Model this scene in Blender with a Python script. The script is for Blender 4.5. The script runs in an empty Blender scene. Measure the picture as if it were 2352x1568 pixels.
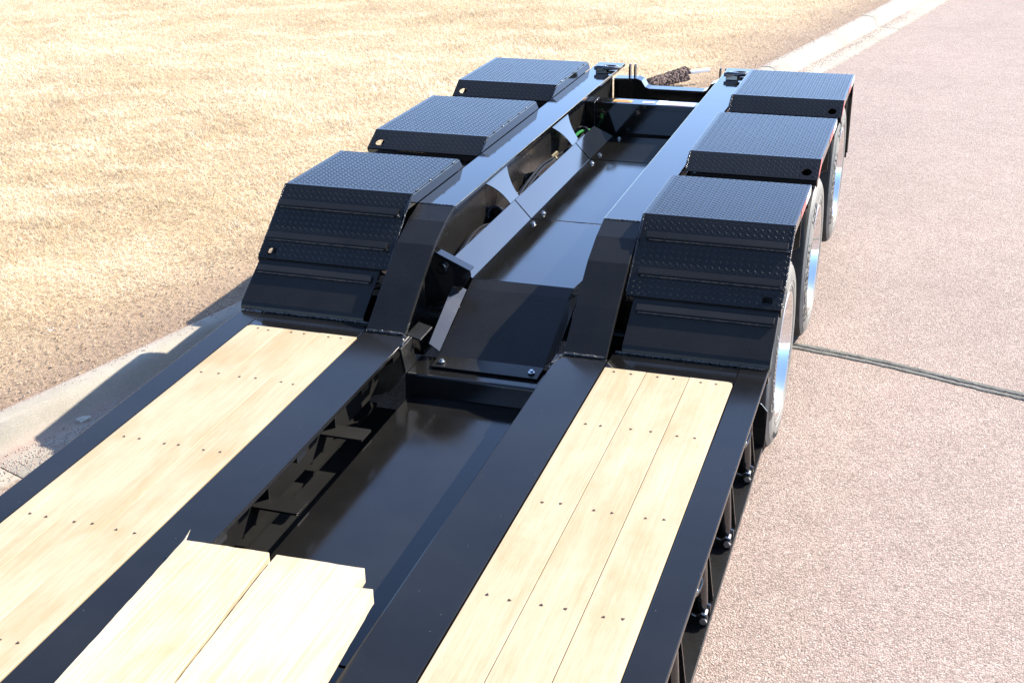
import bpy, bmesh, math, random
import numpy as np
from mathutils import Vector, Matrix

random.seed(7); np.random.seed(7)
S = bpy.context.scene
COL = S.collection
R = math.radians

# ------------------------------------------------------------------ camera
cd = bpy.data.cameras.new('camera'); cam = bpy.data.objects.new('camera', cd); COL.objects.link(cam)
cam.location = (1.8443, -5.0033, 3.0521)
cam.rotation_euler = (1.1413, 0.0233, 0.3233)
cd.sensor_fit = 'HORIZONTAL'; cd.sensor_width = 36.0
cd.lens = 2962.97 / 2352 * 36.0
cd.shift_x = 29.6 / 2352; cd.shift_y = 10.13 / 2352
cd.clip_start = 0.05; cd.clip_end = 3000
S.camera = cam

# ------------------------------------------------------------------ sky, sun, exposure
SUN = Vector((0.90, 1.00, 1.0)).normalized()
SUN_EL = math.asin(SUN.z); SUN_AZ = math.atan2(SUN.x, SUN.y)
w = bpy.data.worlds.new('World'); S.world = w; w.use_nodes = True
nt = w.node_tree; bg = nt.nodes['Background']
sky = nt.nodes.new('ShaderNodeTexSky'); sky.sky_type = 'NISHITA'; sky.sun_disc = False
sky.sun_elevation = SUN_EL; sky.sun_rotation = SUN_AZ
sky.altitude = 1500; sky.air_density = 0.65; sky.dust_density = 0.7; sky.ozone_density = 1.3
nt.links.new(sky.outputs[0], bg.inputs[0]); bg.inputs[1].default_value = 0.15
ld = bpy.data.lights.new('sun', 'SUN'); sun = bpy.data.objects.new('sun', ld); COL.objects.link(sun)
ld.energy = 3.5; ld.angle = R(0.53); ld.color = (1.0, 0.925, 0.80)
sun.rotation_euler = SUN.to_track_quat('Z', 'Y').to_euler(); sun.location = (6, 8, 10)
S.view_settings.view_transform = 'Standard'; S.view_settings.look = 'None'
S.view_settings.gamma = 1.0; S.view_settings.use_curve_mapping = False
S.view_settings.exposure = 2.0

# ------------------------------------------------------------------ material helpers
def mat(name):
    m = bpy.data.materials.new(name); m.use_nodes = True
    n = m.node_tree; b = n.nodes['Principled BSDF']
    return m, n, b
def N(n, t, **k):
    x = n.nodes.new(t)
    for a, v in k.items(): setattr(x, a, v)
    return x
def coords(n, scale=(1, 1, 1), rand=False):
    tc = N(n, 'ShaderNodeTexCoord'); mp = N(n, 'ShaderNodeMapping'); mp.inputs['Scale'].default_value = scale
    src = tc.outputs['Object']
    if rand:
        oi = N(n, 'ShaderNodeObjectInfo'); mu = N(n, 'ShaderNodeMath', operation='MULTIPLY'); mu.inputs[1].default_value = 37.0
        n.links.new(oi.outputs['Random'], mu.inputs[0])
        ad = N(n, 'ShaderNodeVectorMath', operation='ADD'); n.links.new(src, ad.inputs[0]); n.links.new(mu.outputs[0], ad.inputs[1]); src = ad.outputs[0]
    n.links.new(src, mp.inputs[0]); return mp.outputs[0]
def noise(n, vec, scale, detail=4, rough=.5, dist=0.0):
    t = N(n, 'ShaderNodeTexNoise'); t.inputs['Scale'].default_value = scale; t.inputs['Detail'].default_value = detail
    t.inputs['Roughness'].default_value = rough; t.inputs['Distortion'].default_value = dist
    n.links.new(vec, t.inputs['Vector']); return t.outputs['Fac']
def ramp(n, fac, stops):
    r = N(n, 'ShaderNodeValToRGB'); e = r.color_ramp.elements
    while len(e) < len(stops): e.new(.5)
    for q, (p, c) in zip(e, stops):
        q.position = p; q.color = (c[0], c[1], c[2], 1) if not isinstance(c, (int, float)) else (c, c, c, 1)
    n.links.new(fac, r.inputs[0]); return r.outputs[0]
def mix(n, a, b, fac, mode='MIX'):
    m = N(n, 'ShaderNodeMix', data_type='RGBA', blend_type=mode)
    for s, v in ((m.inputs[0], fac), (m.inputs[6], a), (m.inputs[7], b)):
        if isinstance(v, (int, float)): s.default_value = v
        elif isinstance(v, tuple): s.default_value = (*v, 1)
        else: n.links.new(v, s)
    return m.outputs[2]
def bump(n, b, h, strength=.3, dist=.01):
    k = N(n, 'ShaderNodeBump'); k.inputs['Strength'].default_value = strength; k.inputs['Distance'].default_value = dist
    n.links.new(h, k.inputs['Height']); n.links.new(k.outputs[0], b.inputs['Normal'])
def fmath(n, op, a, bb):
    m = N(n, 'ShaderNodeMath', operation=op)
    for s, v in ((m.inputs[0], a), (m.inputs[1], bb)):
        if isinstance(v, (int, float)): s.default_value = v
        else: n.links.new(v, s)
    return m.outputs[0]

M = {}
def paint(key, rough, specks, base=.010, dust=0.0, spec=.5):
    m, n, b = mat(key); v = coords(n); b.inputs['Specular IOR Level'].default_value = spec
    dn = noise(n, v, 2.2, 6, .6)
    col = ramp(n, dn, [(.3, (base * 1.04, base, base * .98)), (.75, (base * 1.7 + dust, base * 1.65 + dust, base * 1.6 + dust * .9))])
    if specks:
        vo = N(n, 'ShaderNodeTexVoronoi'); vo.inputs['Scale'].default_value = specks; n.links.new(v, vo.inputs['Vector'])
        near = fmath(n, 'LESS_THAN', vo.outputs['Distance'], .05)
        sx = N(n, 'ShaderNodeSeparateColor'); n.links.new(vo.outputs['Color'], sx.inputs[0])
        some = fmath(n, 'GREATER_THAN', sx.outputs[0], .86)
        patch = fmath(n, 'GREATER_THAN', noise(n, v, 1.4, 2), .46)
        f = fmath(n, 'MULTIPLY', fmath(n, 'MULTIPLY', near, some), patch)
        col = mix(n, col, (.42, .38, .30), f)
    n.links.new(col, b.inputs['Base Color'])
    rr = ramp(n, noise(n, v, 3.1, 5, .65), [(.3, rough * .8), (.8, rough * 1.6)])
    n.links.new(rr, b.inputs['Roughness'])
    bump(n, b, noise(n, v, 55, 2), .018, .004)
    M[key] = m
paint('black_gloss_paint', .06, 0, base=.004, spec=1.0)
paint('dusty_black_paint', .075, 75, base=.0045, dust=.001, spec=.95)
paint('rail_black_paint', .14, 62, base=.0055, dust=.0015, spec=.30)
paint('well_black_paint', .11, 48, base=.005, dust=.003, spec=.40)
paint('tread_black_paint', .13, 0, base=.008, spec=.26)
paint('matte_black_paint', .5, 0, base=.0075, spec=.12)
paint('satin_black_paint', .26, 90, base=.0075, dust=.001, spec=.22)

m, n, b = mat('weld_black_paint'); v = coords(n)
b.inputs['Base Color'].default_value = (.03, .03, .032, 1); b.inputs['Roughness'].default_value = .16; b.inputs['Metallic'].default_value = .3
bump(n, b, noise(n, v, 140, 3), .8, .01); M['weld'] = m

m, n, b = mat('rust_edge'); v = coords(n)
n.links.new(ramp(n, noise(n, v, 60, 4), [(.42, (.012, .012, .013)), (.6, (.06, .04, .03))]), b.inputs['Base Color']); b.inputs['Roughness'].default_value = .4
M['rust'] = m

def wood(key, a, c, d, rough, knots):
    m, n, b = mat(key)
    v = coords(n, (34, .55, 34), True); g1 = noise(n, v, 2.2, 7, .66, .25)          # streaky figure along the board
    vf = coords(n, (260, 7, 260), True); gf = noise(n, vf, 1.5, 3, .6)             # fine pores
    v2 = coords(n, (4, 1.5, 4), True); g2 = noise(n, v2, 1.3, 5, .6, .3)           # cloudy patches
    col = ramp(n, g1, [(.28, a), (.5, c), (.72, d)])
    col = mix(n, col, ramp(n, g2, [(.32, (.90, .82, .70)), (.50, (1, 1, 1)), (.70, (1.13, 1.16, 1.22))]), .9, 'MULTIPLY')
    col = mix(n, col, ramp(n, gf, [(.30, (.86, .80, .72)), (.48, (1, 1, 1))]), .8, 'MULTIPLY')
    vk = coords(n, (7, 3.2, 7), True); vo = N(n, 'ShaderNodeTexVoronoi'); vo.inputs['Scale'].default_value = 1.0; n.links.new(vk, vo.inputs['Vector'])
    sk = N(n, 'ShaderNodeSeparateColor'); n.links.new(vo.outputs['Color'], sk.inputs[0])
    kf = fmath(n, 'MULTIPLY', ramp(n, vo.outputs['Distance'], [(.03, 1.0), (.10, 0.0)]), fmath(n, 'GREATER_THAN', sk.outputs[0], 1 - knots))
    col = mix(n, col, (.30, .17, .075), fmath(n, 'MULTIPLY', kf, .6))
    n.links.new(col, b.inputs['Base Color']); b.inputs['Roughness'].default_value = rough
    b.inputs['Specular IOR Level'].default_value = .25
    bump(n, b, gf, .22, .003)
    M[key] = m
wood('deck_wood', (.345, .263, .160), (.374, .293, .187), (.398, .322, .216), .55, .10)
wood('pine_wood', (.36, .278, .172), (.44, .36, .245), (.50, .425, .315), .7, .8)

m, n, b = mat('screw_steel'); b.inputs['Base Color'].default_value = (.05, .03, .02, 1); b.inputs['Metallic'].default_value = .4; b.inputs['Roughness'].default_value = .5; M['screw'] = m
m, n, b = mat('zinc'); b.inputs['Base Color'].default_value = (.62, .64, .66, 1); b.inputs['Metallic'].default_value = 1; b.inputs['Roughness'].default_value = .28; M['zinc'] = m
m, n, b = mat('polished_aluminium'); b.inputs['Base Color'].default_value = (.86, .87, .88, 1); b.inputs['Metallic'].default_value = 1; v = coords(n)
n.links.new(ramp(n, noise(n, v, 30, 3), [(.3, .05), (.8, .12)]), b.inputs['Roughness']); M['alu'] = m
m, n, b = mat('tyre_rubber'); v = coords(n)
n.links.new(ramp(n, noise(n, v, 7, 5, .6), [(.3, (.12, .113, .10)), (.7, (.20, .188, .165))]), b.inputs['Base Color']); b.inputs['Roughness'].default_value = .55
bump(n, b, noise(n, v, 90, 3), .15, .004); M['tyre'] = m
m, n, b = mat('tyre_tread_shaded'); v = coords(n); n.links.new(ramp(n, noise(n, v, 9, 5, .6), [(.3, (.022, .021, .02)), (.7, (.05, .046, .042))]), b.inputs['Base Color']); b.inputs['Roughness'].default_value = .8; b.inputs['Specular IOR Level'].default_value = .15; M['tread'] = m  # tread colour darkened to stand in for the shade on it
m, n, b = mat('tyre_letter'); b.inputs['Base Color'].default_value = (.03, .03, .03, 1); b.inputs['Roughness'].default_value = .5; M['letter'] = m
m, n, b = mat('rubber_hose'); b.inputs['Base Color'].default_value = (.02, .02, .022, 1); b.inputs['Roughness'].default_value = .22; M['hose'] = m
m, n, b = mat('green_hose'); b.inputs['Base Color'].default_value = (.03, .17, .045, 1); b.inputs['Roughness'].default_value = .25; M['ghose'] = m
m, n, b = mat('brass'); b.inputs['Base Color'].default_value = (.75, .5, .2, 1); b.inputs['Metallic'].default_value = 1; b.inputs['Roughness'].default_value = .2; M['brass'] = m
m, n, b = mat('tape_red'); b.inputs['Base Color'].default_value = (.55, .10, .085, 1); b.inputs['Roughness'].default_value = .18; M['red'] = m
m, n, b = mat('tape_white'); b.inputs['Base Color'].default_value = (.8, .8, .8, 1); b.inputs['Roughness'].default_value = .3; M['white'] = m
m, n, b = mat('label_orange'); b.inputs['Base Color'].default_value = (.85, .33, .02, 1); b.inputs['Roughness'].default_value = .4; M['orange'] = m
m, n, b = mat('label_ink'); b.inputs['Base Color'].default_value = (.05, .05, .06, 1); b.inputs['Roughness'].default_value = .5; M['ink'] = m
m, n, b = mat('label_red_ink'); b.inputs['Base Color'].default_value = (.6, .08, .06, 1); M['redink'] = m
m, n, b = mat('mop_yarn'); v = coords(n)
n.links.new(ramp(n, noise(n, v, 14, 4), [(.3, (.09, .058, .048)), (.7, (.22, .155, .125))]), b.inputs['Base Color']); b.inputs['Roughness'].default_value = .95; M['yarn'] = m
m, n, b = mat('white_plastic'); b.inputs['Base Color'].default_value = (.8, .8, .79, 1); b.inputs['Roughness'].default_value = .4; M['plastic'] = m
m, n, b = mat('paper'); b.inputs['Base Color'].default_value = (.62, .61, .56, 1); b.inputs['Roughness'].default_value = .85; M['paper'] = m

# road: pink aggregate
m, n, b = mat('pink_asphalt'); v = coords(n)
vo = N(n, 'ShaderNodeTexVoronoi'); vo.inputs['Scale'].default_value = 135; vo.inputs['Randomness'].default_value = 1; n.links.new(v, vo.inputs['Vector'])
sc = N(n, 'ShaderNodeSeparateColor'); n.links.new(vo.outputs['Color'], sc.inputs[0])
stone = ramp(n, sc.outputs[0], [(0, (.175, .137, .117)), (.18, (.25, .193, .165)), (.42, (.315, .239, .204)), (.68, (.355, .276, .237)), (.9, (.39, .316, .275)), (1.0, (.47, .41, .36))])
edge = ramp(n, vo.outputs['Distance'], [(.36, 0.0), (.72, 1.0)])
col = mix(n, stone, (.15, .113, .098), fmath(n, 'MULTIPLY', edge, .6))
vb = N(n, 'ShaderNodeTexVoronoi'); vb.inputs['Scale'].default_value = 33; n.links.new(v, vb.inputs['Vector'])
pit = fmath(n, 'LESS_THAN', vb.outputs['Distance'], .13)
sb = N(n, 'ShaderNodeSeparateColor'); n.links.new(vb.outputs['Color'], sb.inputs[0])
pit = fmath(n, 'MULTIPLY', pit, fmath(n, 'GREATER_THAN', sb.outputs[1], .72))
col = mix(n, col, (.07, .055, .05), fmath(n, 'MULTIPLY', pit, .85))
big = noise(n, v, .55, 5, .6); col = mix(n, col, ramp(n, big, [(.28, (.92, .90, .90)), (.45, (1.0, .99, .97)), (.62, (1.07, 1.05, 1.03))]), .85, 'MULTIPLY')
med = noise(n, v, 6, 4, .6); col = mix(n, col, ramp(n, med, [(.3, (.88, .86, .85)), (.65, (1.03, 1.03, 1.03))]), .7, 'MULTIPLY')
n.links.new(col, b.inputs['Base Color']); b.inputs['Roughness'].default_value = .85; b.inputs['Specular IOR Level'].default_value = .3
hh = fmath(n, 'SUBTRACT', fmath(n, 'SUBTRACT', fmath(n, 'MULTIPLY', sc.outputs[1], .5), vo.outputs['Distance']), fmath(n, 'MULTIPLY', pit, .6))
bump(n, b, hh, .55, .008); M['road'] = m

m, n, b = mat('kerb_concrete'); v = coords(n)
c1 = ramp(n, noise(n, v, 2.4, 7, .68), [(.3, (.25, .225, .18)), (.7, (.365, .335, .28))])
c1 = mix(n, c1, ramp(n, noise(n, v, 120, 3), [(.3, (.82, .81, .79)), (.7, (1.06, 1.06, 1.06))]), .9, 'MULTIPLY')
at = N(n, 'ShaderNodeVertexColor', layer_name='col'); sp = N(n, 'ShaderNodeSeparateColor'); n.links.new(at.outputs[0], sp.inputs[0])
dirt = fmath(n, 'MULTIPLY', sp.outputs[0], ramp(n, noise(n, v, 9, 6, .7), [(.35, .15), (.62, 1.0)]))
c1 = mix(n, c1, (.30, .205, .165), fmath(n, 'MULTIPLY', dirt, .85))
c1 = mix(n, c1, (.16, .125, .10), fmath(n, 'MULTIPLY', sp.outputs[1], ramp(n, noise(n, v, 30, 4), [(.4, .2), (.6, .9)])))
n.links.new(c1, b.inputs['Base Color']); b.inputs['Roughness'].default_value = .9; bump(n, b, noise(n, v, 160, 4), .45, .004); M['concrete'] = m

m, n, b = mat('crack_sealant'); v = coords(n)
n.links.new(ramp(n, noise(n, v, 25, 5), [(.3, (.085, .083, .074)), (.7, (.15, .146, .132))]), b.inputs['Base Color']); b.inputs['Roughness'].default_value = .85; b.inputs['Specular IOR Level'].default_value = .2
bump(n, b, noise(n, v, 40, 4), .5, .01); M['sealant'] = m

m, n, b = mat('dry_turf_soil'); v = coords(n)
a1 = noise(n, v, 26, 6, .7, .4); a2 = noise(n, v, .9, 5, .6)
st = ramp(n, a1, [(.28, (.26, .18, .115)), (.5, (.42, .315, .20)), (.72, (.60, .49, .33))])
st = mix(n, st, ramp(n, a2, [(.3, (.78, .70, .62)), (.7, (1.1, 1.06, 1.0))]), .8, 'MULTIPLY')
n.links.new(st, b.inputs['Base Color']); b.inputs['Roughness'].default_value = .95
bump(n, b, a1, .7, .03); M['turf'] = m
at = N(n, 'ShaderNodeVertexColor', layer_name='col'); sp = N(n, 'ShaderNodeSeparateColor'); n.links.new(at.outputs[0], sp.inputs[0])
so = ramp(n, noise(n, v, 45, 5, .7), [(.3, (.12, .078, .052)), (.55, (.23, .155, .105)), (.75, (.38, .28, .19))])
n.links.new(mix(n, st, so, sp.outputs[0]), b.inputs['Base Color'])

m, n, b = mat('dry_grass'); at = N(n, 'ShaderNodeVertexColor', layer_name='col')
n.links.new(at.outputs[0], b.inputs['Base Color']); b.inputs['Roughness'].default_value = .7; b.inputs['Specular IOR Level'].default_value = .3
tr = N(n, 'ShaderNodeBsdfTranslucent'); n.links.new(at.outputs[0], tr.inputs[0]); ms = N(n, 'ShaderNodeMixShader'); ms.inputs[0].default_value = .42
out = n.nodes['Material Output']; n.links.new(b.outputs[0], ms.inputs[1]); n.links.new(tr.outputs[0], ms.inputs[2]); n.links.new(ms.outputs[0], out.inputs[0]); M['grass'] = m
m, n, b = mat('pink_grit'); at = N(n, 'ShaderNodeVertexColor', layer_name='col'); n.links.new(at.outputs[0], b.inputs['Base Color']); b.inputs['Roughness'].default_value = .9; M['grit'] = m

# ------------------------------------------------------------------ mesh helpers
PT = -0.0176
def shear(v):
    return (v[0], v[1], v[2] + PT * (max(v[1], .6) - 1.0))
class MB:
    def __init__(s): s.v = []; s.f = []
    def add(s, vs, fs):
        o = len(s.v); s.v += [tuple(q) for q in vs]; s.f += [tuple(i + o for i in f) for f in fs]; return s
    def box(s, x0, x1, y0, y1, z0, z1):
        return s.add([(x0, y0, z0), (x1, y0, z0), (x1, y1, z0), (x0, y1, z0), (x0, y0, z1), (x1, y0, z1), (x1, y1, z1), (x0, y1, z1)],
                     [(0, 3, 2, 1), (4, 5, 6, 7), (0, 1, 5, 4), (1, 2, 6, 5), (2, 3, 7, 6), (3, 0, 4, 7)])
    def prism(s, poly, c0, c1, axis):
        # poly: 2D points; axis 'x': (y,z); 'y': (x,z); 'z': (x,y)
        def P(a, b, c): return {'x': (c, a, b), 'y': (a, c, b), 'z': (a, b, c)}[axis]
        k = len(poly)
        vs = [P(a, b, c0) for a, b in poly] + [P(a, b, c1) for a, b in poly]
        return s.add(vs, [tuple(range(k))[::-1], tuple(range(k, 2 * k))] + [(i, (i + 1) % k, (i + 1) % k + k, i + k) for i in range(k)])
    def sheet(s, prof, c0, c1, t, axis):
        # bent sheet, thickness t to the right-hand side of the walking direction
        off = []
        for i, p in enumerate(prof):
            d1 = Vector(p) - Vector(prof[i - 1]) if i else Vector(prof[1]) - Vector(p)
            d2 = Vector(prof[i + 1]) - Vector(p) if i < len(prof) - 1 else d1
            n1 = Vector((d1.y, -d1.x)).normalized(); n2 = Vector((d2.y, -d2.x)).normalized()
            mm = (n1 + n2); mm = mm / max(.3, mm.length_squared) * 2
            off.append((p[0] + mm.x * t, p[1] + mm.y * t))
        k = len(prof)
        def P(a, b, c): return {'x': (c, a, b), 'y': (a, c, b), 'z': (a, b, c)}[axis]
        vs = [P(*p, c0) for p in prof] + [P(*p, c0) for p in off] + [P(*p, c1) for p in prof] + [P(*p, c1) for p in off]
        fs = []
        for i in range(k - 1):
            fs += [(i, i + 1, i + 1 + k, i + k), (i + 2 * k, i + 3 * k, i + 1 + 3 * k, i + 1 + 2 * k), (i, i + 2 * k, i + 1 + 2 * k, i + 1), (i + k, i + 1 + k, i + 1 + 3 * k, i + 3 * k)]
        fs += [(0, k, 3 * k, 2 * k), (k - 1, 3 * k - 1, 4 * k - 1, 2 * k - 1)]
        return s.add(vs, fs)
    def tube(s, pts, r, seg=10, cap=True):
        pts = [Vector(p) for p in pts]; o = len(s.v); k = len(pts); rr = r if isinstance(r, (list, tuple)) else [r] * k
        up = Vector((0, 0, 1))
        for i, p in enumerate(pts):
            t = (pts[min(i + 1, k - 1)] - pts[max(i - 1, 0)]).normalized()
            a = t.cross(up)
            if a.length < .05: a = t.cross(Vector((1, 0, 0)))
            a.normalize(); bb = t.cross(a)
            for j in range(seg):
                an = 2 * math.pi * j / seg
                s.v.append(tuple(p + (a * math.cos(an) + bb * math.sin(an)) * rr[i]))
        for i in range(k - 1):
            for j in range(seg):
                s.f.append((o + i * seg + j, o + i * seg + (j + 1) % seg, o + (i + 1) * seg + (j + 1) % seg, o + (i + 1) * seg + j))
        if cap: s.f.append(tuple(o + j for j in range(seg))[::-1]); s.f.append(tuple(o + (k - 1) * seg + j for j in range(seg)))
        return s
    def lathe(s, prof, seg=48):
        # prof: (x, r) around the x axis through the origin
        o = len(s.v); k = len(prof)
        for j in range(seg):
            a = 2 * math.pi * j / seg
            for x, r in prof: s.v.append((x, r * math.cos(a), r * math.sin(a)))
        for j in range(seg):
            q = (j + 1) % seg
            for i in range(k - 1): s.f.append((o + j * k + i, o + j * k + i + 1, o + q * k + i + 1, o + q * k + i))
        return s
    def build(s, name, m, parent=None, bev=0.0, sh=False, smooth=False, loc=None, segs=2):
        vs = [shear(q) for q in s.v] if sh else s.v
        me = bpy.data.meshes.new(name); me.from_pydata(vs, [], s.f)
        bm = bmesh.new(); bm.from_mesh(me); bmesh.ops.recalc_face_normals(bm, faces=bm.faces)
        if bev > 0:
            es = [e for e in bm.edges if len(e.link_faces) == 2 and e.calc_face_angle(0) > .4]
            bmesh.ops.bevel(bm, geom=es, offset=bev, segments=segs, affect='EDGES', profile=.5)
        if smooth:
            for f in bm.faces: f.smooth = True
        bm.to_mesh(me); bm.free()
        if smooth: me.set_sharp_from_angle(angle=R(38))
        me.materials.append(M[m] if isinstance(m, str) else m)
        o = bpy.data.objects.new(name, me); COL.objects.link(o)
        if parent: o.parent = parent
        if loc: o.location = loc
        return o
def tag(o, label=None, cat=None, group=None, kind=None):
    for k, v in (('label', label), ('category', cat), ('group', group), ('kind', kind)):
        if v: o[k] = v
    return o
def empty(name, loc=(0, 0, 0)):
    o = bpy.data.objects.new(name, None); COL.objects.link(o); o.location = loc; return o
def raw_mesh(name, V, F3, colors, m):
    me = bpy.data.meshes.new(name)
    me.vertices.add(len(V)); me.vertices.foreach_set('co', V.astype(np.float32).ravel())
    me.loops.add(F3.size); me.loops.foreach_set('vertex_index', F3.astype(np.int32).ravel())
    me.polygons.add(len(F3)); me.polygons.foreach_set('loop_start', np.arange(0, F3.size, 3, dtype=np.int32))
    me.update(calc_edges=True)
    if colors is not None:
        a = me.color_attributes.new('col', 'FLOAT_COLOR', 'POINT'); a.data.foreach_set('color', colors.astype(np.float32).ravel())
    me.materials.append(M[m]); o = bpy.data.objects.new(name, me); COL.objects.link(o); return o

_lat = np.random.RandomState(3).rand(256, 256)
def vnoise(x, y):
    xi = np.floor(x).astype(int); yi = np.floor(y).astype(int); fx = x - xi; fy = y - yi
    fx = fx * fx * (3 - 2 * fx); fy = fy * fy * (3 - 2 * fy)
    g = lambda i, j: _lat[i % 256, j % 256]
    return (g(xi, yi) * (1 - fx) + g(xi + 1, yi) * fx) * (1 - fy) + (g(xi, yi + 1) * (1 - fx) + g(xi + 1, yi + 1) * fx) * fy
def fbm(x, y, o=4):
    t = 0; a = .5
    for k in range(o): t = t + a * vnoise(x * 2 ** k + 17 * k, y * 2 ** k + 31 * k); a *= .5
    return t

# ------------------------------------------------------------------ the setting: road, kerb, lawn
GZ = -.06     # road level (the deck heights were measured first)
KY = [-40, -.31, .398, 1.294, 4.5, 8.267, 10.247, 12.523, 140]
KX = [-2.478 - 39.7 * .30, -2.478, -2.263, -2.003, -1.04, .096, .620, 1.19, 1.19 + 127.5 * .235]
def kx(y): return np.interp(y, KY, KX)
def kdir(y):
    d = Vector((float(kx(y + .4) - kx(y - .4)), .8)).normalized(); return d
def kpt(y, d, z):           # point at kerb station y, d metres to the lawn side
    t = kdir(y); nrm = Vector((-t.y, t.x)); return (float(kx(y)) + nrm.x * d, y + nrm.y * d, z + GZ)

road = MB().add([(-400, -400, GZ), (600, -400, GZ), (600, 900, GZ), (-400, 900, GZ)], [(0, 1, 2, 3)]).build('road', 'road'); tag(road, kind='structure')

kerb = empty('kerb', (-2, 0, 0)); tag(kerb, kind='structure')
KPROF = [(.03, -.03), (.025, .128), (.0, .140), (-.02, .141), (-.085, .143), (-.118, .136), (-.145, .116), (-.172, .070), (-.192, .036), (-.215, .024), (-.25, .022), (-.30, .019), (-.44, .012), (-.462, .011), (-.468, .004), (-.47, -.04)]
KDIRT = [(1, 0), (1, 0), (.9, 0), (.2, 0), (0, 0), (0, 0), (0, 0), (.1, 0), (.5, 0), (1, .15), (.75, 0), (.12, 0), (0, 0), (.3, 1), (.5, 1), (.5, 1)]
joints = [-18.2, -15.3, -12.4, -9.4, -6.5, -3.5, -.53, 2.45, 5.4, 8.39, 11.40, 14.0, 17.0, 20, 23, 26, 60, 130]
for a, bq in zip(joints[:-1], joints[1:]):
    mb = MB(); k = len(KPROF); ys = np.linspace(a + .004, bq - .004, 9); e = .008
    rows = []
    for i, y in enumerate(ys):
        dz = -.012 if i in (0, len(ys) - 1) else 0
        rows.append([kpt(float(y), d, z + (dz if z > .1 else dz * .3 if z > 0 else 0)) for d, z in KPROF])
    rows.insert(1, [kpt(float(ys[0] + .012), d, z) for d, z in KPROF]); rows.insert(-1, [kpt(float(ys[-1] - .012), d, z) for d, z in KPROF])
    vs = [q for r_ in rows for q in r_]; fs = []
    for i in range(len(rows) - 1):
        for j in range(k - 1): fs.append((i * k + j, i * k + j + 1, (i + 1) * k + j + 1, (i + 1) * k + j))
    fs += [tuple(range(k)), tuple(range((len(rows) - 1) * k, len(rows) * k))[::-1]]
    mb.add([(q[0] + 2, q[1], q[2]) for q in vs], fs); ko = mb.build('kerb_section', 'concrete', kerb, smooth=True)
    ca = ko.data.color_attributes.new('col', 'FLOAT_COLOR', 'POINT')
    for vi in range(len(ko.data.vertices)): ca.data[vi].color = (*KDIRT[vi % k], 0, 1)

# lawn sheet
def lawn_z(x, y, d):
    return GZ + .128 + .012 * np.minimum(d, 12) * .35 + .050 * (fbm(x * 1.1 + 50, y * 1.1 + 50) - .47) * np.minimum(d * 2, 1) + .022 * (fbm(x * 3.7 + 20, y * 3.7 + 90, 2) - .37) * np.minimum(d * 3, 1)
dl = np.concatenate([np.linspace(0.012, 2, 34), np.linspace(2.1, 16, 140), np.array([20, 30, 50, 90, 200, 400])])
yl = np.concatenate([np.array([-40, -20, -8]), np.linspace(-3, 20, 230), np.array([24, 30, 45, 80, 139])])
vs = []; fs = []
for y in yl:
    t = kdir(float(y)); x0 = float(kx(y))
    px = x0 - t.y * dl; py = y + t.x * dl; pz = lawn_z(px, py, dl)
    vs += list(zip(px, py, pz))
k = len(dl)
for i in range(len(yl) - 1):
    for j in range(k - 1): fs.append((i * k + j, i * k + j + 1, (i + 1) * k + j + 1, (i + 1) * k + j))
lawn = MB().add(vs, fs).build('lawn', 'turf', smooth=True); tag(lawn, kind='structure')
ca = lawn.data.color_attributes.new('col', 'FLOAT_COLOR', 'POINT')
la = np.array(vs); ld_ = np.tile(dl, len(yl)); sv = np.clip(1.0 - ld_ / (.2 + 1.25 * fbm(la[:, 0] * .8 + 33, la[:, 1] * .8 + 12)), 0, .85)
ca.data.foreach_set('color', np.stack([sv, sv, sv, np.ones_like(sv)], 1).astype(np.float32).ravel())

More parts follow.
